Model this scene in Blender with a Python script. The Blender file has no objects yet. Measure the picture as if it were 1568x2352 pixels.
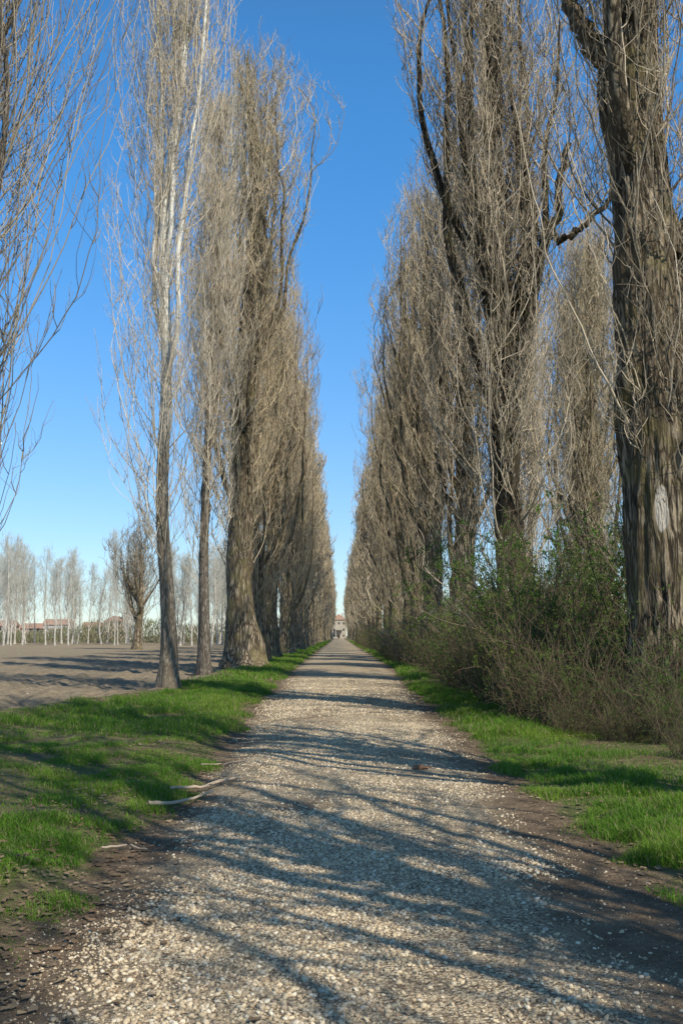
import bpy, math, random
import numpy as np
from mathutils import Vector
sc=bpy.context.scene
COL=sc.collection
# ------------------------------------------------------------------ helpers
def norm(a):
    return a/np.maximum(np.linalg.norm(a,axis=-1,keepdims=True),1e-9)
_r=np.random.default_rng(5); LAT=_r.random((256,256))
def vn(x,y,s=1.0,ox=0,oy=0):
    x=np.asarray(x,float)/s+ox+77.3; y=np.asarray(y,float)/s+oy+31.7
    xi=np.floor(x).astype(int); yi=np.floor(y).astype(int)
    fx=x-xi; fy=y-yi; fx=fx*fx*(3-2*fx); fy=fy*fy*(3-2*fy)
    a=LAT[xi%256,yi%256]; b=LAT[(xi+1)%256,yi%256]; c=LAT[xi%256,(yi+1)%256]; d=LAT[(xi+1)%256,(yi+1)%256]
    return (a*(1-fx)+b*fx)*(1-fy)+(c*(1-fx)+d*fx)*fy
def sstep(a,b,x):
    t=np.clip((x-a)/(b-a),0,1); return t*t*(3-2*t)
def mesh_np(name,V,faces_list,smooth=True,mat=None):
    me=bpy.data.meshes.new(name)
    V=np.ascontiguousarray(V,dtype=np.float32)
    me.vertices.add(len(V)); me.vertices.foreach_set('co',V.ravel())
    loops=np.concatenate([f.ravel() for f in faces_list]).astype(np.int32)
    tot=np.concatenate([np.full(len(f),f.shape[1],np.int32) for f in faces_list])
    st=np.concatenate([[0],np.cumsum(tot)[:-1]]).astype(np.int32)
    me.loops.add(len(loops)); me.loops.foreach_set('vertex_index',loops)
    me.polygons.add(len(tot)); me.polygons.foreach_set('loop_start',st); me.polygons.foreach_set('loop_total',tot)
    me.polygons.foreach_set('use_smooth',np.full(len(tot),smooth))
    me.update(calc_edges=True)
    if mat: me.materials.append(mat)
    return me
def tubes(P,R,s=3,rng=None):
    N,K,_=P.shape
    T=norm(np.gradient(P,axis=1))
    a=np.linspace(0.3,5.9,N); ref=np.stack([np.cos(a),np.sin(a),np.full(N,.05)],-1)[:,None,:]
    ref=np.broadcast_to(ref,T.shape)
    b1=norm(np.cross(T,ref)); b2=np.cross(T,b1)
    th=np.arange(s)*2*math.pi/s
    V=P[:,:,None,:]+R[:,:,None,None]*(np.cos(th)[None,None,:,None]*b1[:,:,None,:]+np.sin(th)[None,None,:,None]*b2[:,:,None,:])
    n,k,j=np.meshgrid(np.arange(N),np.arange(K-1),np.arange(s),indexing='ij')
    i0=n*K*s+k*s+j; i1=n*K*s+k*s+(j+1)%s
    F=np.stack([i0,i1,i1+s,i0+s],-1).reshape(-1,4)
    return V.reshape(-1,3),F
class Acc:
    def __init__(s): s.V=[];s.F=[];s.n=0
    def add(s,V,F): s.V.append(V); s.F.append(F+s.n); s.n+=len(V)
    def mesh(s,name,mat,smooth=True): return mesh_np(name,np.concatenate(s.V),s.F,smooth,mat)
def grow(rng,o,d,L,K,up,noise):
    N=len(o); P=np.zeros((N,K,3)); P[:,0]=o; d=norm(d)
    L=np.broadcast_to(L,(N,)); up=np.broadcast_to(up,(N,))[:,None]
    st=(L/(K-1))[:,None]
    for k in range(1,K):
        d=norm(d*(1-up)+np.array([0,0,1.])*up+rng.normal(size=(N,3))*noise)
        P[:,k]=P[:,k-1]+d*st
    return P
def taper(N,K,r0,r1,p=1.0):
    t=np.linspace(0,1,K)**p
    r0=np.broadcast_to(r0,(N,))[:,None]; r1=np.broadcast_to(r1,(N,))[:,None]
    return r0*(1-t)+r1*t
def sample(P,i,s):
    K=P.shape[1]; x=s*(K-1); k=np.minimum(x.astype(int),K-2); f=(x-k)[:,None]
    a=P[i,k]; b=P[i,k+1]
    return a*(1-f)+b*f, norm(b-a)
def thing(name,loc,label,cat,group=None,rot=0,scale=1.0,parent=None):
    e=bpy.data.objects.new(name,None); e.empty_display_size=.3
    e.location=loc; e.rotation_euler=(0,0,rot); e.scale=(scale,)*3 if not isinstance(scale,tuple) else scale
    COL.objects.link(e); e["label"]=label; e["category"]=cat
    if group: e["group"]=group
    return e
def part(name,me,parent,loc=(0,0,0),rot=(0,0,0)):
    o=bpy.data.objects.new(name,me); o.parent=parent; o.location=loc; o.rotation_euler=rot; COL.objects.link(o); return o
def single(name,me,**kw):
    o=bpy.data.objects.new(name,me); COL.objects.link(o)
    for k,v in kw.items(): o[k]=v
    return o
# ------------------------------------------------------------------ materials
def newmat(name):
    m=bpy.data.materials.new(name); m.use_nodes=True; nt=m.node_tree; nt.nodes.clear()
    out=nt.nodes.new('ShaderNodeOutputMaterial'); b=nt.nodes.new('ShaderNodeBsdfPrincipled')
    b.inputs['Roughness'].default_value=.9; b.inputs['Specular IOR Level'].default_value=.12
    nt.links.new(b.outputs[0],out.inputs[0]); return m,nt,b,out
class NB:
    def __init__(s,nt): s.nt=nt
    def n(s,t,**kw):
        x=s.nt.nodes.new(t)
        for k,v in kw.items(): setattr(x,k,v)
        return x
    def l(s,a,b): s.nt.links.new(a,b)
    def val(s,sock,v):
        if isinstance(v,(int,float)): sock.default_value=v
        elif isinstance(v,tuple): sock.default_value=v if len(v)==4 or sock.type=='VECTOR' else v+(1,)
        else: s.l(v,sock)
    def math(s,op,a,b=0.0,clamp=False):
        x=s.n('ShaderNodeMath',operation=op,use_clamp=clamp); s.val(x.inputs[0],a); s.val(x.inputs[1],b); return x.outputs[0]
    def mix(s,f,a,b,mode='MIX'):
        x=s.n('ShaderNodeMix',data_type='RGBA',blend_type=mode); s.val(x.inputs[0],f); s.val(x.inputs[6],a); s.val(x.inputs[7],b); return x.outputs[2]
    def noise(s,vec,scale,detail=4,rough=.55,out=0):
        x=s.n('ShaderNodeTexNoise'); s.l(vec,x.inputs['Vector']); x.inputs['Scale'].default_value=scale; x.inputs['Detail'].default_value=detail; x.inputs['Roughness'].default_value=rough; return x.outputs[out]
    def ss(s,v,a,b,lo=0.,hi=1.):
        x=s.n('ShaderNodeMapRange',interpolation_type='SMOOTHSTEP'); s.val(x.inputs[0],v); x.inputs[1].default_value=a; x.inputs[2].default_value=b; x.inputs[3].default_value=lo; x.inputs[4].default_value=hi; return x.outputs[0]
    def voro(s,vec,scale,feature='F1'):
        x=s.n('ShaderNodeTexVoronoi',feature=feature); s.l(vec,x.inputs['Vector']); x.inputs['Scale'].default_value=scale; return x
    def bump(s,h,strength,dist,prev=None):
        x=s.n('ShaderNodeBump'); s.l(h,x.inputs['Height']); x.inputs['Strength'].default_value=strength; x.inputs['Distance'].default_value=dist
        if prev: s.l(prev,x.inputs['Normal'])
        return x.outputs[0]
def bark_mat(name,light,dark,moss=None,fur=7.0,bd=.05,pale=None,scar=None,zs=.2,dist=.3):
    m,nt,b,out=newmat(name); B=NB(nt)
    tc=B.n('ShaderNodeTexCoord'); mp=B.n('ShaderNodeMapping'); B.l(tc.outputs['Object'],mp.inputs[0]); mp.inputs['Scale'].default_value=(1,1,zs)
    wn=B.noise(mp.outputs[0],5,3,.6,1)
    add=B.n('ShaderNodeVectorMath',operation='MULTIPLY_ADD'); B.l(wn,add.inputs[0]); add.inputs[1].default_value=(dist,)*3; B.l(mp.outputs[0],add.inputs[2])
    v=B.voro(add.outputs[0],fur,'DISTANCE_TO_EDGE'); fr=B.ss(v.outputs['Distance'],0.0,.3)
    n2=B.noise(add.outputs[0],26,5,.75); big=B.noise(tc.outputs['Object'],.7,3); n4=B.noise(mp.outputs[0],6,5,.65)
    h=B.math('ADD',B.math('MULTIPLY',fr,.7),B.math('ADD',n2,n4))
    t=B.math('MULTIPLY',B.math('MULTIPLY',fr,B.ss(n2,.3,.62,.4,1.0)),B.ss(n4,.35,.6,.4,1))
    c=B.mix(t,dark,light)
    c=B.mix(B.ss(big,.38,.66,.0,.45),c,(light[0]*.34,light[1]*.32,light[2]*.29))
    if pale:
        sp=B.n('ShaderNodeSeparateXYZ'); B.l(tc.outputs['Object'],sp.inputs[0])
        pz=B.ss(B.math('ADD',sp.outputs[2],B.math('MULTIPLY',big,8.0)),9.0,17.0)
        band=B.n('ShaderNodeMapping'); B.l(tc.outputs['Object'],band.inputs[0]); band.inputs['Scale'].default_value=(.6,.6,3)
        pc=B.mix(B.ss(B.noise(band.outputs[0],4,4,.7),.5,.74),pale,tuple(x*.4 for x in pale))
        c=B.mix(pz,c,pc)
    if moss:
        c=B.mix(B.ss(B.noise(tc.outputs['Object'],1.3,5,.65),.48,.66,0,.6),c,moss)
    if scar:
        sp=B.n('ShaderNodeSeparateXYZ'); B.l(tc.outputs['Object'],sp.inputs[0])
        dx=B.math('MULTIPLY',B.math('SUBTRACT',sp.outputs[0],scar[0]),1/scar[2]); dz=B.math('MULTIPLY',B.math('SUBTRACT',sp.outputs[2],scar[1]),1/scar[3])
        r=B.math('SQRT',B.math('ADD',B.math('MULTIPLY',dx,dx),B.math('MULTIPLY',dz,dz)))
        r=B.math('ADD',r,B.math('MULTIPLY',B.noise(add.outputs[0],6),.8))
        c=B.mix(B.ss(r,1.25,1.4,1,0),c,(.62,.54,.43))
    B.val(b.inputs['Base Color'],c)
    B.l(B.bump(h,1.0,bd),b.inputs['Normal'])
    return m
def twig_mat(name,c1,c2,c3):
    m,nt,b,out=newmat(name); B=NB(nt)
    g=B.n('ShaderNodeNewGeometry'); r=g.outputs['Random Per Island']
    tc=B.n('ShaderNodeTexCoord'); n=B.noise(tc.outputs['Object'],.8,2)
    c=B.mix(r,c1,c2); c=B.mix(B.ss(n,.45,.7,0,.7),c,B.mix(r,c3,tuple(x*.5 for x in c3)))
    B.val(b.inputs['Base Color'],c); return m
def leaf_mat(name,c1,c2,c3=None,trans=.35,dry=None):
    m,nt,b,out=newmat(name); B=NB(nt)
    g=B.n('ShaderNodeNewGeometry'); r=g.outputs['Random Per Island']
    n=B.noise(g.outputs['Position'],.55,2)
    c=B.mix(r,c1,c2)
    if c3: c=B.mix(B.ss(n,.42,.68,0,.85),c,c3)
    if dry: c=B.mix(B.ss(r,dry[3],dry[3]+.01),c,dry[:3])
    B.val(b.inputs['Base Color'],c)
    t=B.n('ShaderNodeBsdfTranslucent'); B.val(t.inputs[0],c); mx=B.n('ShaderNodeMixShader'); mx.inputs[0].default_value=trans
    B.l(b.outputs[0],mx.inputs[1]); B.l(t.outputs[0],mx.inputs[2]); B.l(mx.outputs[0],out.inputs[0]); return m
def plain(name,c,var=.25,scale=3,rough=.85):
    m,nt,b,out=newmat(name); B=NB(nt); tc=B.n('ShaderNodeTexCoord')
    n=B.noise(tc.outputs['Object'],scale,4,.6); B.val(b.inputs['Base Color'],B.mix(B.ss(n,.3,.7),tuple(x*(1-var) for x in c),tuple(min(1,x*(1+var)) for x in c)))
    b.inputs['Roughness'].default_value=rough; return m
BARK_OLD=bark_mat('bark_old',(.54,.43,.29),(.06,.045,.03),moss=(.22,.19,.075),bd=.04,zs=.17)
BARK_DARK=bark_mat('bark_dark',(.24,.19,.12),(.025,.02,.014),moss=(.10,.09,.035),zs=.17)
BARK_GIANT=bark_mat('bark_giant',(.58,.455,.30),(.04,.03,.02),moss=(.20,.165,.065),fur=8.5,bd=.06,scar=(-.28,3.8,.12,.45),zs=.17,dist=.33)
BARK_PALE=bark_mat('bark_pale',(.42,.355,.265),(.12,.095,.065),fur=13,bd=.012,pale=(.80,.76,.66))
BARK_GREY=bark_mat('bark_grey',(.36,.305,.235),(.08,.065,.05),fur=12,bd=.02)
BARK_YOUNG=plain('bark_young',(.50,.46,.39),.25,1.5)
TW_PALE=twig_mat('twig_pale',(.80,.68,.50),(.42,.34,.24),(.66,.56,.38))
TW_TAN=twig_mat('twig_tan',(.74,.60,.40),(.20,.155,.095),(.60,.48,.28))
TW_GREY=twig_mat('twig_grey',(.70,.57,.40),(.17,.135,.09),(.52,.42,.28))
TW_DARK=twig_mat('twig_dark',(.48,.41,.30),(.19,.16,.12),(.38,.32,.23))
TW_FAR_HAZE=twig_mat('twig_far_haze',(.66,.63,.54),(.50,.48,.40),(.56,.56,.42))  # distance haze imitated by paler twig colour
TW_SHRUB=twig_mat('twig_shrub',(.23,.17,.105),(.06,.046,.03),(.17,.135,.08))
LEAF=leaf_mat('leaf_spring',(.14,.25,.045),(.07,.135,.025),(.17,.23,.045))
BLOSSOM=leaf_mat('blossom_white',(.62,.62,.54),(.3,.36,.16))
GRASS=leaf_mat('grass_blades',(.16,.30,.035),(.095,.20,.025),(.22,.32,.045),.4,dry=(.40,.32,.18,.90))
LITTER=leaf_mat('litter_leaf',(.24,.155,.09),(.13,.085,.05),(.38,.30,.18),.1)
# ------------------------------------------------------------------ terrain
def yi(y,xs,v): return np.interp(y,xs,v)
def gL(y): return yi(y,[4,7,11,27,55,600],[-1.25,-1.25,-1.4,-1.85,-2.2,-2.5])
def gR(y): return yi(y,[4,7,11,27,55,600],[1.5,1.5,1.65,2.0,2.7,2.9])
def sL(y): return yi(y,[4,7,11,27,55,600],[-1.85,-1.72,-1.6,-2.0,-2.35,-2.7])
def sR(y): return yi(y,[4,7,9,12,27,55,600],[2.45,2.15,1.98,1.93,2.15,2.8,3.1])
def fE(y): return yi(y,[0,15,20,24,28,40,600],[-8.5,-7.2,-6.7,-6.0,-5.0,-4.9,-5.0])
def hgt(x,y):
    x=np.asarray(x,float); y=np.asarray(y,float)
    fade=1-sstep(60,160,y)
    fade2=np.clip(fade*(1-sstep(40,90,np.abs(x))),0,1)
    h=.05*(1-np.clip((x-.2)/2.2,-1,1)**2)
    h=h+(vn(x,y,2.4)-.5)*.07+(vn(x,y,.7,3)-.5)*.03+(vn(x,y,.25,9)-.5)*.012
    h=h-.05*np.exp(-((x+1.55)/.3)**2)*(y<20)
    v=sstep(0,.8,sL(y)-x)+sstep(0,.8,x-sR(y)); h=h+v*(.02+.08*vn(x,y,1.1,5))
    f=sstep(0,1.0,fE(y)-x); h=h+f*(-.10+.20*(vn(x,y,.5,12)-.5)+.10*(vn(x,y,.22,15)-.5))+.10*np.exp(-((fE(y)-x)/.45)**2)
    return h*fade2
def axis(fine_a,fine_b,st,lo,hi,g):
    a=list(np.arange(fine_a,fine_b+1e-6,st)); s=st
    while a[-1]<hi: s*=g; a.append(min(a[-1]+s,hi))
    b=[];s=st;c=fine_a
    while c>lo: s*=g; c=max(c-s,lo); b.append(c)
    return np.array(b[::-1]+a)
XS=axis(-12,6.5,.1,-2500,2500,1.07); YS=axis(3,26,.1,-120,4000,1.025)
def attrs(me,X,Y):
    gx=np.minimum(X-gL(Y),gR(Y)-X); sx=np.minimum(X-sL(Y),sR(Y)-X); fx=fE(Y)-X
    for nm,v in (('gravel',gx),('road',sx),('field',fx)):
        at=me.attributes.new(nm,'FLOAT','POINT'); at.data.foreach_set('value',np.clip(v,-3,3).astype(np.float32).ravel())
def grid_mesh(name,xs,ys,dz,keep=None,mat=None):
    X,Y=np.meshgrid(xs,ys); Z=hgt(X,Y)+dz
    V=np.stack([X,Y,Z],-1).reshape(-1,3); nx=len(xs)
    j,i=np.meshgrid(np.arange(len(ys)-1),np.arange(nx-1),indexing='ij'); a=j*nx+i
    F=np.stack([a,a+1,a+1+nx,a+nx],-1)
    if keep is not None:
        cx=(xs[:-1]+xs[1:])/2; cy=(ys[:-1]+ys[1:])/2; CX,CY=np.meshgrid(cx,cy); F=F[keep(CX,CY)]
    F=F.reshape(-1,4)
    if keep is not None:
        u,inv=np.unique(F,return_inverse=True); F=inv.reshape(-1,4); V=V[u]
    me=mesh_np(name,V,[F],True,mat); attrs(me,V[:,0],V[:,1]); return me
def ground_mat(name):
    m,nt,b,out=newmat(name); B=NB(nt)
    g=B.n('ShaderNodeNewGeometry'); pos=g.outputs['Position']
    def at(nm):
        x=B.n('ShaderNodeAttribute'); x.attribute_name=nm; return x.outputs['Fac']
    n1=B.noise(pos,1.1,4); n2=B.noise(pos,5,5,.6); n3=B.noise(pos,38,4,.7); n0=B.noise(pos,.25,3)
    dirt=B.mix(B.ss(n2,.3,.7),(.16,.112,.068),(.28,.20,.125)); dirt=B.mix(B.ss(n3,.35,.7,0,.6),dirt,(.095,.064,.038))
    vo=B.voro(pos,46)
    sepc=B.n('ShaderNodeSeparateColor'); B.l(vo.outputs['Color'],sepc.inputs[0])
    st=B.mix(sepc.outputs[0],(.47,.36,.22),(.86,.71,.47)); st=B.mix(B.ss(sepc.outputs[1],.78,.95),st,(.33,.275,.2))
    st=B.mix(B.ss(vo.outputs['Distance'],.4,.8),st,(.22,.155,.095))
    sand=B.mix(B.ss(n3,.3,.7),(.34,.25,.155),(.60,.47,.30))
    gcol=B.mix(B.ss(B.noise(pos,2.2,4,.65),.46,.62,0,.8),st,sand)
    gm=B.ss(B.math('ADD',at('gravel'),B.math('MULTIPLY',B.math('SUBTRACT',n1,.5),1.5)),-.2,.5)
    gm=B.math('MULTIPLY',gm,B.ss(B.noise(pos,.9,5,.6),.32,.52,.3,1))
    c=B.mix(gm,dirt,gcol)
    h=B.math('ADD',B.math('MULTIPLY',B.math('SUBTRACT',1.0,vo.outputs['Distance']),gm),n3)
    gr=B.mix(B.ss(n2,.35,.65),(.08,.115,.028),(.14,.17,.045)); gr=B.mix(B.ss(n3,.42,.62,0,.75),gr,(.19,.145,.08))
    vm=B.ss(B.math('ADD',at('road'),B.math('MULTIPLY',B.math('SUBTRACT',n2,.5),.7)),-.2,0,1,0)
    thin=B.ss(B.noise(pos,.9,4),.36,.58,.1,1)
    c=B.mix(B.math('MULTIPLY',vm,thin),c,gr)
    fsoil=B.mix(B.ss(n2,.3,.7),(.22,.168,.105),(.42,.33,.215)); fsoil=B.mix(B.ss(n0,.35,.65,0,.5),fsoil,(.33,.26,.165))
    fsoil=B.mix(B.ss(n3,.45,.7,0,.6),fsoil,(.15,.115,.07))
    sp=B.voro(pos,2.3); fsoil=B.mix(B.ss(sp.outputs['Distance'],.05,.09,1,0),fsoil,(.65,.6,.5))
    fm=B.ss(B.math('ADD',at('field'),B.math('MULTIPLY',B.math('SUBTRACT',n2,.5),1.0)),-.15,.25)
    c=B.mix(fm,c,fsoil)
    B.val(b.inputs['Base Color'],c)
    nb=B.bump(B.noise(pos,3,6,.75),.9,.2); nb=B.bump(h,.8,.02,nb); B.l(nb,b.inputs['Normal'])
    return m
GM=ground_mat('ground_soil'); RM=ground_mat('road_gravel')
single('ground',grid_mesh('ground',XS,YS,0,mat=GM),kind='structure',label='flat ploughed field and grassy verges beside the track',category='ground')
ysr=YS[(YS>-60)&(YS<640)]
xsr=XS[(XS>-4)&(XS<4)]
single('gravel_road',grid_mesh('gravel_road',xsr,ysr,.004,keep=lambda X,Y:(X>sL(Y)-.05)&(X<sR(Y)+.05),mat=RM),kind='structure',label='straight unpaved gravel farm track between poplar rows',category='road')
# ------------------------------------------------------------------ pebbles
rng=np.random.default_rng(11)
t=(1+5**.5)/2
ICO=norm(np.array([(-1,t,0),(1,t,0),(-1,-t,0),(1,-t,0),(0,-1,t),(0,1,t),(0,-1,-t),(0,1,-t),(t,0,-1),(t,0,1),(-t,0,-1),(-t,0,1)],float))
ICF=np.array([(0,11,5),(0,5,1),(0,1,7),(0,7,10),(0,10,11),(1,5,9),(5,11,4),(11,10,2),(10,7,6),(7,1,8),(3,9,4),(3,4,2),(3,2,6),(3,6,8),(3,8,9),(4,9,5),(2,4,11),(6,2,10),(8,6,7),(9,8,1)])
def pebbles(n,y0,y1,s0,s1,pw=1.0):
    y=y0+(y1-y0)*rng.random(n)**pw
    x=sL(y)+(sR(y)-sL(y))*rng.random(n)
    gx=np.minimum(x-gL(y),gR(y)-x)
    dens=sstep(-.3,.5,gx+(vn(x,y,.8,2)-.5)*1.0)
    dens*=.15+.85*sstep(.28,.55,vn(x,y,.9,40)*.6+vn(x,y,.3,50)*.4-.10*sstep(.3,1.3,x))
    dens*=1-.6*np.exp(-((x-.8-.05*np.sin(y*.7))/.2)**2)-.45*np.exp(-((x+.55-.05*np.sin(y*.6))/.17)**2)
    k=rng.random(n)<np.maximum(dens,.03); x=x[k];y=y[k];gx=gx[k];n=len(x)
    s=(s0+(s1-s0)*rng.random(n)**2.5)*(.65+.35*sstep(-.3,.2,gx))
    A=ICO[None]*(1+rng.normal(size=(n,12,1))*.16)*np.stack([np.ones(n),.6+.4*rng.random(n),.45+.3*rng.random(n)],-1)[:,None,:]*s[:,None,None]*.5
    a=rng.random(n)*6.28; c,sn=np.cos(a)[:,None],np.sin(a)[:,None]
    tx=rng.normal(size=n)[:,None]*.3
    X=A[...,0]*c-A[...,1]*sn; Y=A[...,0]*sn+A[...,1]*c; Z=A[...,2]+X*tx
    V=np.stack([X+x[:,None],Y+y[:,None],Z+(hgt(x,y)+.004+s*.05)[:,None]],-1).reshape(-1,3)
    F=(ICF[None]+(np.arange(n)*12)[:,None,None]).reshape(-1,3)
    return V,F
PM,nt,b,out=newmat('pebble'); B=NB(nt); g=B.n('ShaderNodeNewGeometry'); r=g.outputs['Random Per Island']
cr=B.n('ShaderNodeValToRGB'); B.l(r,cr.inputs[0]); e=cr.color_ramp.elements; e[0].position=0; e[0].color=(.26,.21,.155,1); e[1].position=1; e[1].color=(.90,.79,.57,1)
for p,cc in ((.25,(.46,.355,.22,1)),(.5,(.62,.50,.32,1)),(.75,(.76,.62,.41,1)),(.85,(.37,.25,.15,1)),(.9,(.55,.48,.37,1))):
    q=e.new(p); q.color=cc
B.val(b.inputs['Base Color'],B.mix(B.ss(B.noise(g.outputs['Position'],120,2),.3,.7,0,.45),cr.outputs[0],(.31,.23,.145))); b.inputs['Roughness'].default_value=.7
acc=Acc()
for a in ((76000,3.4,9.5,.011,.040),(34000,9.5,20,.016,.044),(15000,20,38,.03,.07)):
    V,F=pebbles(*a); acc.add(V,F)
single('gravel',acc.mesh('gravel',PM),kind='stuff',label='loose cream and grey pebbles on the track',category='gravel')
# ------------------------------------------------------------------ grass
def blades(x,y,L,W):
    n=len(x); a=rng.random(n)*6.28; lean=rng.random(n)*.9+.15
    dx=np.cos(a);dy=np.sin(a); px,py=-dy,dx
    z=hgt(x,y)
    V=np.zeros((n,5,3))
    def pt(i,f,w,hl):
        V[:,i,0]=x+dx*L*lean*f*f+px*w; V[:,i,1]=y+dy*L*lean*f*f+py*w; V[:,i,2]=z+L*hl-.005
    pt(0,0,-W/2,0);pt(1,0,W/2,0);pt(2,.6,W*.4,.6);pt(3,.6,-W*.4,.6);pt(4,1.1,0,.92)
    i=np.arange(n)[:,None]*5
    return V.reshape(-1,3),i+np.array([[0,1,2,3]]),i+np.array([[3,2,4]])
def grass_region(n,xa,xb,y0,y1,L,W,pw=1.0,den=None):
    y=y0+(y1-y0)*rng.random(n)**pw; A=xa(y);Bb=xb(y); x=A+(Bb-A)*rng.random(n)
    d=den(x,y); k=rng.random(n)<d; x=x[k];y=y[k];d=d[k]
    return x,y,L*(.45+.8*rng.random(len(x)))*(.4+1.1*vn(x,y,.5,60))*(.4+.8*d),W*(.7+.6*rng.random(len(x)))
def dl(x,y):
    edge=sstep(0,.35,(sL(y)-x)+(vn(x,y,.5,70)-.45)*.9)*sstep(-.2,.7,x-fE(y)+(vn(x,y,.6,75)-.5)*1.4)
    pat=.13+.87*sstep(.38,.60,vn(x,y,1.3,80)*.5+vn(x,y,.35,82)*.5+.14*sstep(14,19,y)+.12*np.exp(-((x+2.3)/.5)**2))
    return edge*pat
def dr(x,y):
    return sstep(0,.35,(x-sR(y))+(vn(x,y,.5,90)-.45)*.7)*(.2+.8*sstep(.36,.58,vn(x,y,.9,95)*.5+vn(x,y,.3,97)*.5))*(1-.8*sstep(3.1,4.2,x+(vn(x,y,.8,99)-.5)*.8))
gv=[];gq=[];gt=[];off=0
for (n,xa,xb,y0,y1,L,W,pw,dn) in (
    (140000,lambda y:np.maximum(fE(y)-.3,-.36*y-.5),lambda y:sL(y)+.2,4,16,.07,.0055,.9,dl),
    (95000,lambda y:fE(y)-.3,lambda y:sL(y)+.2,16,34,.11,.009,.9,dl),
    (40000,lambda y:-5.6+0*y,lambda y:sL(y)+.25,34,80,.14,.022,.8,dl),
    (20000,lambda y:-5.6+0*y,lambda y:sL(y)+.3,80,300,.2,.08,1,dl),
    (130000,lambda y:sR(y)-.2,lambda y:np.minimum(.37*y+.3,6.5),6,17,.10,.006,.9,dr),
    (70000,lambda y:sR(y)-.2,lambda y:4.3+0*y,16,34,.13,.010,.9,dr),
    (35000,lambda y:sR(y)-.2,lambda y:4.1+0*y,34,80,.16,.022,.8,dr),
    (18000,lambda y:sR(y)-.3,lambda y:4.3+0*y,80,300,.2,.08,1,dr)):
    x,y,l,w=grass_region(n,xa,xb,y0,y1,L,W,pw,dn); V,q,tt=blades(x,y,l,w); gv.append(V);gq.append(q+off);gt.append(tt+off);off+=len(V)
single('grass',mesh_np('grass',np.concatenate(gv),gq+gt,False,GRASS),kind='stuff',label='short spring grass along both verges',category='grass')
n=22000; y=4+40*rng.random(n)**1.6; sd=rng.random(n)<.5
x=np.where(sd,sL(y)-rng.normal(size=n)*.5-.1,sR(y)+np.abs(rng.normal(size=n))*1.5-.2); far=rng.random(n)<.45; x=np.where(far,-1.5-5*rng.random(n),x)
a=rng.random(n)*6.28; s=.006+.024*rng.random(n)**2; el=.25+.5*rng.random(n)
V=np.zeros((n,4,3)); zz=hgt(x,y)+.012+.04*rng.random(n)*((x<-2.1)|(x>2.4))
for i,(u,v) in enumerate(((-1,-1),(1,-1),(1,1),(-1,1))):
    V[:,i,0]=x+(np.cos(a)*u-np.sin(a)*v*el)*s; V[:,i,1]=y+(np.sin(a)*u+np.cos(a)*v*el)*s; V[:,i,2]=zz+rng.random(n)*.015
single('leaf_litter',mesh_np('leaf_litter',V.reshape(-1,3),[(np.arange(n)[:,None]*4+np.arange(4)[None])],False,LITTER),kind='stuff',label='scattered dead leaves and bark bits on the verge',category='leaf litter')
# ------------------------------------------------------------------ trees
def trunk_geo(rng,H,r0,K,S,flare=.5,wob=.25,flute=.12,topr=.04,burl=0.,p=.85,bend=None):
    t=np.linspace(0,1,K)**1.3; z=t*H-.15
    ph=rng.random(6)*6.28
    cx=wob*(np.sin(z*.21+ph[0])-math.sin(ph[0]))+wob*.35*np.sin(z*.7+ph[1])*np.minimum(np.abs(z)/4,1); cy=wob*(np.sin(z*.19+ph[2])-math.sin(ph[2]))
    if bend: cx=cx+bend[0]*np.clip(t,0,1)**1.5; cy=cy+bend[1]*t**1.5
    r=r0*(1-t)**p+topr; r=r*(1+flare*np.exp(-np.maximum(z,0)/.55)+.18*np.exp(-np.maximum(z,0)/2.5))
    th=np.arange(S)*2*math.pi/S
    Z,T=np.meshgrid(z,th,indexing='ij'); R=np.repeat(r[:,None],S,1)
    fl=(np.sin(5*T+ph[3]+.5*np.sin(Z*.6))+.6*np.sin(8*T+ph[4]+.6*np.sin(Z*.8+1))+.4*np.sin(3*T+ph[5]+.4*Z))
    R=R*(1+flute*.5*fl*(.3+1.1*np.exp(-np.maximum(Z,0)/1.0)))
    sd=int(rng.integers(50))
    ridge=vn(np.cos(T)*4+7+Z*.1,np.sin(T)*4+Z*.45,.45,sd)+.8*vn(np.cos(T)*9+7+Z*.3,np.sin(T)*9+Z*.9,.45,sd+9)
    R=R*(1+.10*(ridge-.9))+burl*r0*np.maximum(0,vn(np.cos(T)*1.5+Z*.2,np.sin(T)*1.5+Z,1.1,sd+3)-.6)*2
    V=np.stack([cx[:,None]+R*np.cos(T),cy[:,None]+R*np.sin(T),Z],-1).reshape(-1,3)
    k,j=np.meshgrid(np.arange(K-1),np.arange(S),indexing='ij'); a=k*S+j; b_=k*S+(j+1)%S
    F=np.stack([a,b_,b_+S,a+S],-1).reshape(-1,4)
    return V,F,np.stack([cx,cy,z],-1),r
ENVS={'spire':[.5,.72,.9,1,.70,.42,.14,.06],'wide':[.5,.7,.9,1,.86,.62,.25,.1],'low':[.75,.85,.95,1,.7,.4,.1,.05]}
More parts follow.
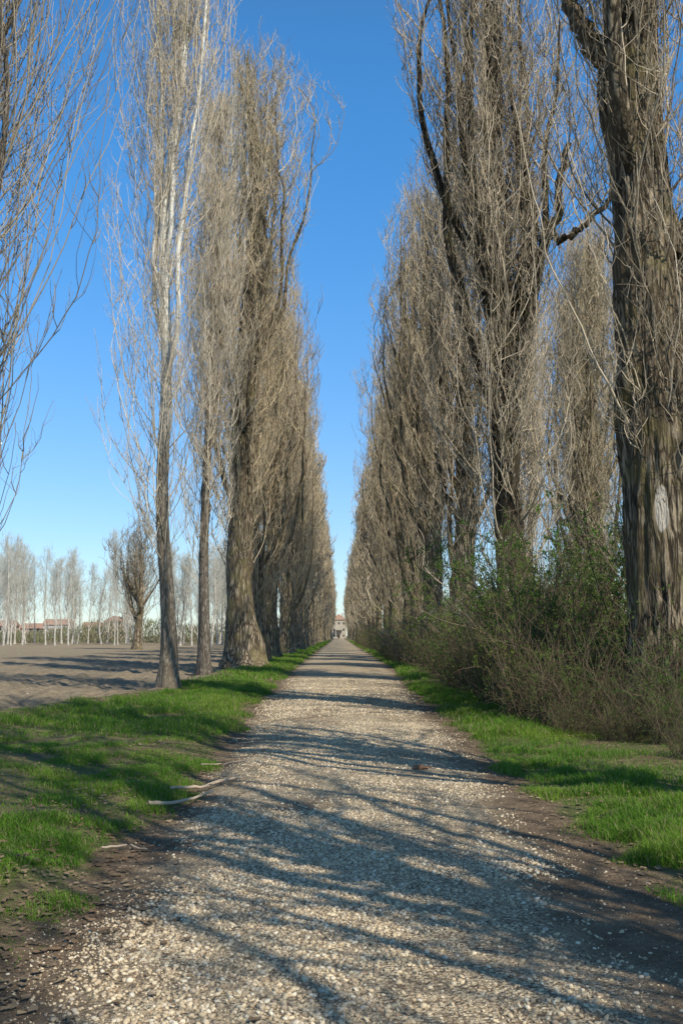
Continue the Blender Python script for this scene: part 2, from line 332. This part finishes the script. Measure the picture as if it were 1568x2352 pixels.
def tree_meshes(seed,H,R,r0,zmin,nprim,nsec,nter,bark,twig,nlead=0,leadr=.3,K=40,S=20,wob=.25,flute=.12,burl=0.,rt=.006,hug=0,extra=None,flare=.5,bend=None,noise=.09,lead_z=(.08,.5),pr=1.0,lsec=1.0,p=.85,leadreach=(.2,.4),tn=1.0,shape='wide',lobes=.18,pl=(.09,.16)):
    rng=np.random.default_rng(seed)
    def env(t,R): return R*np.interp(t,[0,.06,.15,.4,.7,.88,1,1.1],ENVS[shape])
    V,F,C,r=trunk_geo(rng,H,r0,K,S,flare,wob,flute,.03,burl,p,bend)
    at=Acc(); at.add(V,F); ac=Acc()
    Z=C[:,2]
    lob=rng.random(3)*6.28
    def axis_at(z): return np.stack([np.interp(z,Z,C[:,0]),np.interp(z,Z,C[:,1]),z],-1),np.interp(z,Z,r)
    def clampR(P,f=1.0,start=None):
        A,_=axis_at(P[...,2]); D=P[...,:2]-A[...,:2]; rd=np.linalg.norm(D,axis=-1); th=np.arctan2(D[...,1],D[...,0])
        E=env(P[...,2]/H,R)*f*(1+lobes*np.sin(2*th+lob[0]+P[...,2]*.25)+lobes*np.sin(3*th+lob[1]-P[...,2]*.45))
        k=np.where(rd>E*.75,(E*.75+E*.45*np.tanh(np.maximum(rd-E*.75,0)/(E*.45+1e-6)))/np.maximum(rd,1e-6),1.0)
        P=P.copy(); P[...,:2]=A[...,:2]+D*k[...,None]; return P
    pools=[]
    if nlead:
        z0=H*(lead_z[0]+(lead_z[1]-lead_z[0])*rng.random(nlead)); az=rng.random(nlead)*6.28+np.arange(nlead)*2.4
        o,rr=axis_at(z0); out_=np.stack([np.cos(az),np.sin(az),0*az],-1)
        reach=R*(leadreach[0]+leadreach[1]*rng.random(nlead)); L=np.minimum(H*(.35+.35*rng.random(nlead)),(H-z0)*.95)
        Kp=26; u=np.clip(L/Kp*.85/reach,.08,.6)
        P=clampR(grow(rng,o,out_*.75+np.array([0,0,.7]),L,Kp,u,.08),.8)
        V2,F2=tubes(P,taper(nlead,Kp,rr*leadr,.02,.7),9); at.add(V2,F2); pools.append(P)
    if extra:
        for pts,ra,rb in extra:
            q=np.array(pts,float); kk=len(q); tt=np.linspace(0,kk-1,kk*5); f=np.floor(tt).astype(int).clip(0,kk-2); w=(tt-f)[:,None]
            q=q[f]*(1-w)+q[f+1]*w; q+=rng.normal(size=q.shape)*.05; q=q[None]
            V2,F2=tubes(q,taper(1,q.shape[1],ra,rb),10); at.add(V2,F2)
            pool=np.stack([np.interp(np.linspace(0,1,26),np.linspace(0,1,q.shape[1]),q[0,:,c]) for c in range(3)],-1)[None]; pools.append(pool)
    def prim(n,za,zb,rs,Ls,src=None):
        if src is None:
            z0=za+(zb-za)*rng.random(n)**.9; o,rr=axis_at(z0)
        else:
            i=rng.integers(len(src),size=n); s=.1+.88*rng.random(n); o,_=sample(src,i,s); z0=o[:,2]; rr=np.full(n,.08)
        az=rng.random(n)*6.28; out_=np.stack([np.cos(az),np.sin(az),0*az],-1)
        reach=env(z0/H,R)*(.2+.9*rng.random(n)**.7)*rs; L=np.clip(H*(pl[0]+pl[1]*rng.random(n)**1.3)*Ls,1,np.maximum(H*.98-z0,1.0))
        L=np.maximum(L,reach*1.5)
        Kp=20; u=np.clip(L/Kp*.8/reach,.12,.7)
        P=grow(rng,o,out_*.8+np.array([0,0,.6]),L,Kp,u,noise)
        P=clampR(P,1.0 if src is None else 1.12) if (src is None or not extra) else P
        rb=np.clip(L*.0058,.01,.045)*pr; ra=np.minimum(rb,rr*.6+.01)
        V2,F2=tubes(P,taper(n,Kp,ra,rt*1.2,.8),4); ac.add(V2,F2); return P
    Ps=[prim(nprim,zmin,H*.93,1,1)]
    if hug: Ps.append(prim(hug,max(.8,zmin*.8),H*.5,.3,.5))
    if pools: Ps.append(prim(int(nprim*.8),0,0,.6,.8,np.concatenate(pools)))
    P1=np.concatenate(Ps)
    n=int(nsec); i=rng.integers(len(P1),size=n); s=.06+.93*rng.random(n)**.9; o,d=sample(P1,i,s)
    az=rng.random(n)*6.28; hz=np.stack([np.cos(az),np.sin(az),0*az],-1)
    L=(.4+1.5*rng.random(n)**1.4)*lsec*np.interp(o[:,2]/H,[.8,1],[1,.8])
    P2=grow(rng,o,d*.5+hz*.95+np.array([0,0,.2]),L,6,.33,noise*1.7*tn)
    V2,F2=tubes(P2,taper(n,6,rt*1.8*(.7+.8*rng.random(n)),rt*.8),3); ac.add(V2,F2)
    n=int(nter); i=rng.integers(len(P2),size=n); s=.08+.9*rng.random(n); o,d=sample(P2,i,s)
    az=rng.random(n)*6.28; hz=np.stack([np.cos(az),np.sin(az),0*az],-1)
    P3=grow(rng,o,d*.4+hz*.9+np.array([0,0,.25]),(.15+.55*rng.random(n))*lsec,4,.3,noise*2.2*tn)
    V2,F2=tubes(P3,taper(n,4,rt*(.75+.5*rng.random(n)),rt*.5),3); ac.add(V2,F2)
    return at.mesh('poplar_trunk',bark),ac.mesh('poplar_crown',twig,True)
VAR={}
VAR['nearL']=tree_meshes(21,31,2.5,.2,.6,400,5600,15000,BARK_GREY,TW_DARK,nlead=4,rt=.0038,K=60,noise=.08,pr=.36,lsec=.75,wob=.12,shape='low',pl=(.12,.18))
VAR['pale']=tree_meshes(22,33,2.3,.175,2.8,230,3600,13500,BARK_PALE,TW_PALE,nlead=5,leadr=.55,lead_z=(.25,.5),rt=.0048,K=110,S=28,wob=.26,flare=.7,noise=.085,p=.85,pr=.42,leadreach=(.15,.3),lsec=.85,shape='spire',pl=(.10,.16),bend=(.5,0))
VAR['slim']=tree_meshes(23,26,2.3,.2,3.0,170,2500,9500,BARK_GREY,TW_PALE,nlead=2,rt=.0070,K=50,noise=.09,pr=.6,shape='spire')
VAR['giant']=tree_meshes(24,32,2.9,.60,2.0,180,3200,12000,BARK_GIANT,TW_GREY,nlead=7,leadr=.38,lead_z=(.3,.5),rt=.0053,K=260,S=110,wob=.14,flute=.09,burl=.35,hug=90,flare=.75,noise=.11,p=.5,pr=.6,
    extra=[([(-.3,0,11.8),(-.9,-.1,12.6),(-1.3,0,13.3),(-1.5,.1,14.5),(-1.7,.1,17),(-1.6,.2,21)],.26,.04),([(.4,-.2,8.6),(.9,-.3,9.4),(1.15,-.3,11),(1.2,-.2,15),(1.0,-.1,20)],.34,.05)])
VAR['dense']=tree_meshes(25,34,4.0,.5,2.4,340,6500,19000,BARK_DARK,TW_GREY,nlead=16,leadr=.55,lead_z=(.08,.5),rt=.0073,K=90,S=30,wob=.25,burl=.3,hug=40,noise=.115,p=.6,pr=.8,
    extra=[([(.1,0,12.6),(.8,-.6,13.9),(1.35,-1.2,15.3),(1.75,-1.3,16.2),(1.7,-1.3,17.1),(2.1,-1.3,18.5)],.19,.10),([(1.35,-1.2,15.2),(2.0,-1.3,15.1),(2.6,-1.3,15.6),(3.3,-1.3,16.3),(3.7,-1.2,16.9),(4.4,-1.0,16.8)],.14,.06)])
VAR['oldA']=tree_meshes(26,34,4.8,.68,4.0,220,4200,13000,BARK_OLD,TW_TAN,nlead=15,leadr=.32,rt=.0086,K=60,S=24,burl=.5,hug=30,p=.75,lead_z=(.14,.5),noise=.11,leadreach=(.25,.6),pr=.8,lobes=.28)
VAR['oldB']=tree_meshes(27,30,4.5,.6,3.6,210,3800,11500,BARK_OLD,TW_GREY,nlead=14,leadr=.34,rt=.0090,K=60,S=24,burl=.5,hug=30,p=.75,lead_z=(.14,.5),noise=.11,leadreach=(.25,.6),pr=.8,lobes=.28)
VAR['oldC']=tree_meshes(28,31,4.9,.5,3.0,210,3800,11500,BARK_OLD,TW_TAN,nlead=14,leadr=.36,rt=.0090,K=60,S=24,burl=.3,hug=30,p=.75,lead_z=(.12,.5),noise=.11,leadreach=(.25,.6),pr=.8,lobes=.28)
VAR['farA']=tree_meshes(29,31,4.8,.55,3.0,100,1200,2400,BARK_OLD,TW_TAN,nlead=8,rt=.026,K=24,S=8,lsec=1.5,noise=.11,lobes=.25)
VAR['farB']=tree_meshes(30,30,4.7,.5,2.6,100,1200,2400,BARK_OLD,TW_GREY,nlead=8,rt=.026,K=24,S=8,lsec=1.5,noise=.11,lobes=.25)
VAR['limby']=tree_meshes(31,28,3.4,.28,3.0,130,700,1200,BARK_OLD,TW_GREY,nlead=12,leadr=.40,lead_z=(.08,.45),rt=.009,K=40,S=16,noise=.16,p=.7,leadreach=(.4,.7),pr=1.2,tn=1.5)
random.seed(4)
def place(var,x,y,label,rot=None,sc_=1.0,group="poplars lining the track",name='poplar_tree'):
    e=thing(name,(x,y,float(hgt(x,y))-.03 if abs(y)<150 else 0),label,'tree',group,rot if rot is not None else random.random()*6.28,sc_)
    part('trunk',VAR[var][0],e); part('crown',VAR[var][1],e); return e
place('nearL',-5.95,15.2,'bare grey poplar with knobbly upright branches on grass verge',0)
place('pale',-4.85,28.8,'slender bare poplar with pale silvery trunk beside ploughed field',0)
place('slim',-5.6,42,'slim bare poplar with narrow grey trunk beside field',2)
place('oldA',-4.9,52,'old bare poplar with swollen furrowed trunk',.5,1.0)
LB='mature bare lombardy poplar lining the gravel track'
yy=63;i=0
while yy<605:
    v=('oldC','oldB','oldA')[i%3] if yy<125 else ('farA','farB')[i%2]
    place(v,-4.8+random.uniform(-.3,.3),yy,LB,None,random.uniform(.84,1.03)); yy+=random.uniform(10,12.5); i+=1
place('giant',5.95,18,'huge old poplar with deeply furrowed mossy bark and scar',0)
place('dense',5.85,34,'old dark poplar with broken crooked side limb',0)
yy=48;i=0
while yy<605:
    v=('oldB','oldA','oldC')[i%3] if yy<125 else ('farB','farA')[i%2]
    place(v,5.9+random.uniform(-.35,.35),yy,LB,None,random.uniform(.82,1.0)); yy+=random.uniform(11,13.5) if yy<125 else random.uniform(10,12); i+=1
for xx,yy,v,s_ in ((11.5,44,'oldC',.66),(13.5,52,'oldB',.76),(11.5,60,'slim',.85),(15,64,'oldC',.8)):
    place(v,xx,yy,'smaller bare poplar behind the main row',None,s_,'poplars behind the right hedge')
for yy,v,xx in ((6.5,'limby',6.5),(-1.0,'limby',6.4),(-9.5,'limby',6.8),(-17,'limby',6.4),(-26,'slim',6.6)):
    place(v,xx,yy,LB,yy*1.3,.95)
# ------------------------------------------------------------------ shrubs
def shrub_meshes(seed,H,R,nst,nleaf,leafm,ls=.03,green=.4):
    rng=np.random.default_rng(seed); ac=Acc()
    a=rng.random(nst)*6.28; rr=R*.6*rng.random(nst)**.6; o=np.stack([rr*np.cos(a),rr*np.sin(a),0*a-.05],-1)
    a2=a+rng.normal(size=nst)*.9; d=np.stack([np.cos(a2)*.42,np.sin(a2)*.42,.9+0*a],-1)
    L=H*(.35+1.05*rng.random(nst)**1.7); P=grow(rng,o,d,L,10,.01,.17)
    V,F=tubes(P,taper(nst,10,.016*(.6+rng.random(nst)),.004),4); ac.add(V,F)
    n=nst*9; i=rng.integers(nst,size=n); s=.1+.88*rng.random(n); o,d=sample(P,i,s)
    P2=grow(rng,o,d*.6+rng.normal(size=(n,3))*.5+np.array([0,0,.25]),.35+1.0*rng.random(n),6,.03,.2)
    V,F=tubes(P2,taper(n,6,.007,.003),3); ac.add(V,F)
    n=nst*15; i=rng.integers(len(P2),size=n); o,d=sample(P2,i,rng.random(n)*.99)
    P3=grow(rng,o,d*.4+rng.normal(size=(n,3))*.7+np.array([0,0,.1]),.12+.4*rng.random(n),4,0,.2)
    V,F=tubes(P3,taper(n,4,.004,.002),3); ac.add(V,F)
    i=rng.integers(len(P3),size=nleaf*3); o,d=sample(P3,i,rng.random(nleaf*3)*.99)
    k=rng.random(nleaf*3)<np.interp(o[:,2]/H,[0,.2,.5,1.0],[.2,.5,.9,1.0])*sstep(.35,.6,vn(o[:,0]+o[:,2],o[:,1]+o[:,2]*.5,.7,seed)+green-.3); o=o[k][:nleaf]; n=len(o)
    o=o+rng.normal(size=o.shape)*.02
    u=norm(rng.normal(size=(n,3))); w=norm(np.cross(u,rng.normal(size=(n,3)))); s=(ls*(.5+.9*rng.random(n)))[:,None]
    V=np.stack([o,o+u*s*.5+w*s*.3,o+u*s,o+u*s*.5-w*s*.3],1).reshape(-1,3)
    lf=mesh_np('shrub_leaves',V,[np.arange(n)[:,None]*4+np.arange(4)[None]],False,leafm)
    return ac.mesh('shrub_stems',TW_SHRUB),lf
SH=[shrub_meshes(41,3.5,1.9,45,10500,LEAF,.048,.48),shrub_meshes(42,2.7,1.6,45,8500,LEAF,.043,.44),shrub_meshes(43,2.3,1.3,48,4600,LEAF,.038,.36),shrub_meshes(44,2.6,1.6,50,2500,BLOSSOM,.04,.3)]
def shrub(v,x,y,s,sz=1.0):
    lb=('leafy green hedgerow shrub under poplars','spring shrub with small fresh leaves','bare brown thicket of thin stems','thin shrub with white spring blossom')[v]
    e=thing('hedge_shrub',(x,y,float(hgt(x,y))),lb,'shrub','hedgerow shrubs under the poplars',random.random()*6.28,(s,s,s*sz))
    part('stems',SH[v][0],e); part('leaves',SH[v][1],e)
for v,x,y,s,z in ((2,4.0,17.6,.6,1.2),(2,4.75,16.5,.5,1.3),(1,5.8,16.3,.5,1.3),(1,6.8,16.3,.65,1.3),(2,3.7,19.2,.7,1.2),(1,4.5,20.3,.95,1.15),(2,4.1,21.7,.85,1.2),(2,3.7,22.6,.7,1.15),(1,4.1,25,.9,1.1),(0,5.2,23.8,1.1,1.2),(2,3.9,27.3,.9,1),(0,5.9,27.0,1.3,1.15),
    (0,4.9,30.0,1.0,1.1),(2,3.8,30,.75,.9),(3,5.0,32.6,1.15,1.15),(1,4.2,33.5,.85,1),(0,7.4,24.5,1.25,1.1),(0,8.2,29.5,1.3,1.1),(0,8.3,20.5,1.15,1.2),(0,9.3,24,1.3,1.1),(1,7.3,19.6,1.1,1.2),(3,5.6,25.5,1.2,1.3),(0,5.0,20.8,.9,1.25),(1,7.5,17.6,.9,1.2),(2,4.4,23.4,.9,1.2),
    (2,4.9,14.9,.38,1.0),(2,4.3,15.6,.33,.9),(1,5.3,15.4,.42,1.0),(2,4.6,13.4,.28,.9),(2,3.7,16.4,.30,1.0)):
    shrub(v,x,y,s,z)
yy=36.5
i=0
while yy<200:
    shrub((2,1,2,0,3,2)[i%6],4.4+random.uniform(-.8,.5),yy,random.uniform(.6,1.05)); 
    if yy<110: shrub((0,1,2)[i%3],7.8+random.uniform(-.8,1.2),yy+1,random.uniform(1.1,1.5))
    yy+=random.uniform(3.0,5.0) if yy<90 else random.uniform(6,9); i+=1
# ------------------------------------------------------------------ distant young poplars
VAR['youngA']=tree_meshes(51,18.5,2.8,.09,3.0,55,500,1500,BARK_YOUNG,TW_FAR_HAZE,rt=.008,K=20,S=8,noise=.14,pr=.5,nlead=3,leadr=.6)
VAR['youngB']=tree_meshes(52,17.5,3.0,.10,3.5,55,500,1500,BARK_YOUNG,TW_FAR_HAZE,rt=.008,K=20,S=8,noise=.16,pr=.5,nlead=4,leadr=.6,wob=.5)
for k in range(90):
    x=-92+82*random.random(); y=165+55*random.random(); sx_=random.uniform(.8,1.5); sz_=random.uniform(.76,1.12)
    place(('youngA','youngB')[k%2],x,y,'slender young poplar with pale bare trunk',None,(sx_,sx_,sz_),'young poplars across the field','young_poplar_tree')
VAR['wide']=tree_meshes(53,12,6.5,.38,2.6,60,800,3000,BARK_OLD,TW_DARK,nlead=11,leadr=.55,lead_z=(.18,.5),rt=.012,K=24,S=12,noise=.2,tn=.6,pr=1.0,leadreach=(.9,.7),pl=(.2,.3))
place('wide',-24.5,122,'wide crooked bare tree at the field edge',.4,1.15,'field edge trees','oak_tree')
n=46000; xx=np.concatenate([-190+180*rng.random(n//2),9+120*rng.random(n//2)]); yb=np.where(xx<0,225+20*rng.random(n),120+80*rng.random(n))
top=1.0+3.0*vn(xx,yb*.1,9,3)+2*vn(xx,yb*.1,3,8); z=top*rng.random(n)**1.2*np.where(xx<0,.6+.9*sstep(-75,-40,xx),2.0)
a=rng.random(n)*3.14; w=.05+.14*rng.random(n); hh=.4+.9*rng.random(n)
V=np.zeros((n,3,3)); V[:,0]=np.stack([xx-np.cos(a)*w,yb-np.sin(a)*w,z-.1],-1);V[:,1]=np.stack([xx+np.cos(a)*w,yb+np.sin(a)*w,z-.1],-1);V[:,2]=np.stack([xx+rng.normal(size=n)*.3,yb,z+hh],-1)
WD=leaf_mat('wood_far',(.34,.30,.20),(.22,.20,.125),(.22,.26,.11),.3)
single('distant_wood',mesh_np('distant_wood',V.reshape(-1,3),[np.arange(n*3).reshape(-1,3)],False,WD),kind='stuff',label='far-off scrub and bare woodland beyond the field',category='wood')
# ------------------------------------------------------------------ buildings
def boxmesh(name,boxes,mat):
    acc=Acc()
    for (x0,x1,y0,y1,z0,z1) in boxes:
        V=np.array([(x0,y0,z0),(x1,y0,z0),(x1,y1,z0),(x0,y1,z0),(x0,y0,z1),(x1,y0,z1),(x1,y1,z1),(x0,y1,z1)],float)
        F=np.array([(0,3,2,1),(4,5,6,7),(0,1,5,4),(1,2,6,5),(2,3,7,6),(3,0,4,7)]); acc.add(V,F)
    return acc.mesh(name,mat,False)
TILE=plain('roof_tile',(.34,.21,.145),.3,2); WALLS=[plain('wall_cream',(.44,.37,.28),.1,.5),plain('wall_pink',(.46,.34,.26),.1,.5),plain('wall_ochre',(.46,.37,.23),.1,.5),plain('wall_white',(.55,.50,.43),.1,.5)]
DARKW=plain('window_dark',(.05,.055,.06),.2,1,.3); WOOD=plain('door_wood',(.14,.08,.045),.2,2); STONE=plain('stone_trim',(.40,.36,.29),.1,2)
def house(x,y,w,d,h,rh,wm,nwin,label,name='farmhouse',rows=2,hip=False,rot=0):
    e=thing(name,(x,y,0),label,'house','village houses across the field',rot)
    part('wall',boxmesh('wall',[(-w/2,w/2,-d/2,d/2,-.3,h)],wm),e)
    o=.5
    if hip: rv=[(-w/2-o,-d/2-o,h),(w/2+o,-d/2-o,h),(w/2+o,d/2+o,h),(-w/2-o,d/2+o,h),(-w/2+d*.45,0,h+rh),(w/2-d*.45,0,h+rh)]
    else: rv=[(-w/2-o,-d/2-o,h),(w/2+o,-d/2-o,h),(w/2+o,d/2+o,h),(-w/2-o,d/2+o,h),(-w/2-o,0,h+rh),(w/2+o,0,h+rh)]
    rv=[(a,b_,c+.003) for a,b_,c in rv]
    me=bpy.data.meshes.new('roof'); me.from_pydata(rv,[],[(0,1,5,4),(2,3,4,5),(0,4,3),(1,2,5),(0,3,2,1)]); me.materials.append(TILE); r=part('roof',me,e)
    part('chimney',boxmesh('chimney',[(w*.2,w*.2+.7,-.35,.35,h+rh*.5,h+rh+.9)],wm),r)
    wn=boxmesh('window',[(-.45,.45,-.06,.06,0,1.3)],DARKW)
    for rr in range(rows):
        for k in range(nwin):
            xx=-w/2+w*(k+.5)/nwin
            if rr==0 and k==nwin//2: continue
            part('window',wn,e,(xx,-d/2,.95+rr*(h/rows)))
    part('door',boxmesh('door',[(-.6,.6,-.07,.07,0,2.2)],WOOD),e,(-w/2+w*(nwin//2+.5)/nwin,-d/2,0)); return e
house(-140,415,13,9,5.6,2.4,WALLS[0],4,'cream farmhouse with red tiled roof beyond field')
house(-126,420,12,9,4.6,2.2,WALLS[1],4,'pinkish farmhouse with low tiled roof beyond field')
house(-113,405,10,8,6.0,2.3,WALLS[3],3,'pale two-storey farmhouse with tiled roof')
house(-155,430,13,9,6.4,2.4,WALLS[2],4,'ochre farmhouse with tiled roof beyond field')
house(-104,425,7,8,5.2,2.2,WALLS[2],3,'small ochre house with tiled roof')
ch=thing('village_church',(-92,420,0),'small pink church with bell tower and pointed spire','church')
part('nave',boxmesh('nave',[(-5,3,-6,6,-.3,7.5)],WALLS[1]),ch)
me=bpy.data.meshes.new('roof'); me.from_pydata([(-5.5,-6.5,7.5),(3.25,-6.5,7.5),(3.25,6.5,7.5),(-5.5,6.5,7.5),(-1,-6.5,9.8),(-1,6.5,9.8)],[],[(0,1,4),(1,2,5,4),(2,3,5),(3,0,4,5),(0,3,2,1)]); me.materials.append(TILE); part('roof',me,ch)
tw=part('bell_tower',boxmesh('bell_tower',[(-1.3,1.3,-1.3,1.3,0,13.5),(-1.55,1.55,-1.55,1.55,13.503,13.8)],WALLS[3]),ch,(4.6,-3,0))
part('belfry_opening',boxmesh('belfry_opening',[(-.4,.4,-1.36,-1.25,11.3,12.9)],DARKW),tw)
me=bpy.data.meshes.new('spire'); me.from_pydata([(-1.3,-1.3,13.8),(1.3,-1.3,13.8),(1.3,1.3,13.8),(-1.3,1.3,13.8),(0,0,18.2)],[],[(0,1,4),(1,2,4),(2,3,4),(3,0,4)]); me.materials.append(STONE); part('spire',me,tw)
v=house(0,628,9,9,11.5,3.5,WALLS[0],3,'cream villa with red hipped roof closing the avenue',name='villa',rows=3,hip=True); v["group"]='villa at the avenue end'
part('portico',boxmesh('portico',[(-2.2,-1.7,-7.5,-7.0,0,5),(1.7,2.2,-7.5,-7.0,0,5),(-2.5,2.5,-7.8,-4.55,5.003,6)],STONE),v)
# ------------------------------------------------------------------ fallen branches + clod
DEAD=twig_mat('dead_wood',(.52,.41,.29),(.38,.29,.20),(.54,.45,.33))
def stick(pts,r,label,side=()):
    acc=Acc(); rg=np.random.default_rng(int(pts[0][0]*-100))
    for q,ra in [(pts,r)]+[(s_,r*.5) for s_ in side]:
        q=np.array([(a,b_,float(hgt(a,b_))+c) for a,b_,c in q]); kk=len(q); tt=np.linspace(0,kk-1,kk*4); f=np.floor(tt).astype(int).clip(0,kk-2); w=(tt-f)[:,None]
        q=q[f]*(1-w)+q[f+1]*w+rg.normal(size=(kk*4,3))*.004
        V,F=tubes(q[None],taper(1,len(q),ra,ra*.5)*(1+.1*rg.normal(size=(1,len(q)))),7); acc.add(V,F)
    me=acc.mesh('fallen_branch',DEAD); c=Vector((pts[0][0],pts[0][1],float(hgt(pts[0][0],pts[0][1]))))
    for vv in me.vertices: vv.co-=c
    o=single('fallen_branch',me,label=label,category='branch',group='fallen branches on the verge'); o.location=c
stick([(-1.8,10.9,.06),(-1.5,11.1,.06),(-1.2,11.5,.05),(-1.1,11.6,.04)],.019,'pale dead branch lying on the road edge',[[(-1.45,11.15,.06),(-1.25,11.25,.09)]])
stick([(-1.85,9.9,.06),(-1.62,10.1,.06),(-1.3,10.6,.05)],.024,'short thick dead branch on dirt edge')
stick([(-1.75,12.9,.05),(-1.5,13.1,.05),(-1.15,13.15,.04)],.012,'thin dead twig on the grass edge')
stick([(-1.85,8.0,.04),(-1.67,8.2,.04),(-1.5,8.1,.03)],.011,'small broken stick on bare soil')
rg=np.random.default_rng(3); acc=Acc()
for k in range(26):
    s=.014+.022*rg.random(); V=ICO*(1+rg.normal(size=(12,1))*.2)*s*np.array([1.2,.9,.6])+np.array([rg.normal()*.05,rg.normal()*.045,.01+.03*rg.random()]); acc.add(V,ICF)
CL=plain('clod_brown',(.22,.12,.07),.4,30); o=single('horse_dropping',acc.mesh('horse_dropping',CL),label='small brown clod of dry dung on the gravel track',category='dung'); o.location=(.98,12.3,float(hgt(.98,12.3)))
# ------------------------------------------------------------------ light, world, camera
EL,AZ=45.0,math.atan2(.60,-.80)
w=bpy.data.worlds.new("World"); sc.world=w; w.use_nodes=True; nt=w.node_tree; nt.nodes.clear(); B=NB(nt)
sk=nt.nodes.new('ShaderNodeTexSky'); sk.sky_type='NISHITA'; sk.sun_disc=False; sk.sun_elevation=math.radians(EL); sk.sun_rotation=AZ; sk.air_density=1.0; sk.dust_density=.2; sk.ozone_density=2.5
tc=B.n('ShaderNodeTexCoord'); sp=B.n('ShaderNodeSeparateXYZ'); B.l(tc.outputs['Generated'],sp.inputs[0])
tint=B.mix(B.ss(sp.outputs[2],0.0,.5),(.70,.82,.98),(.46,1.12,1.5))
tint=B.mix(B.ss(sp.outputs[2],.5,.8),tint,(.64,.74,.80))  # overhead sky, out of view, made darker and more neutral to cut blue fill
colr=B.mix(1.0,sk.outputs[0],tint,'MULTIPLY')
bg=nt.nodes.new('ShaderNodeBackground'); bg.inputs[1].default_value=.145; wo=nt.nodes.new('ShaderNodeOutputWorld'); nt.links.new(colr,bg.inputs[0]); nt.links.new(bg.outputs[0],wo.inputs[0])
sl=bpy.data.lights.new('sun','SUN'); sl.energy=5.0; sl.angle=math.radians(.35); sl.color=(1,.94,.82); so=bpy.data.objects.new('sun',sl); COL.objects.link(so)
sd=Vector((math.sin(AZ)*math.cos(math.radians(EL)),math.cos(AZ)*math.cos(math.radians(EL)),math.sin(math.radians(EL))))
so.rotation_euler=sd.to_track_quat('Z','Y').to_euler()
cd=bpy.data.cameras.new('camera'); cd.sensor_fit='VERTICAL'; cd.sensor_height=36; cd.sensor_width=24; cd.lens=35; cd.clip_end=6000; cd.clip_start=.05
co=bpy.data.objects.new('camera',cd); COL.objects.link(co); co.location=(0,0,1.6+.05); co.rotation_euler=(math.radians(90+7.08),0,math.radians(-.15)); sc.camera=co
sc.view_settings.view_transform='Standard'; sc.view_settings.look='None'; sc.view_settings.exposure=0
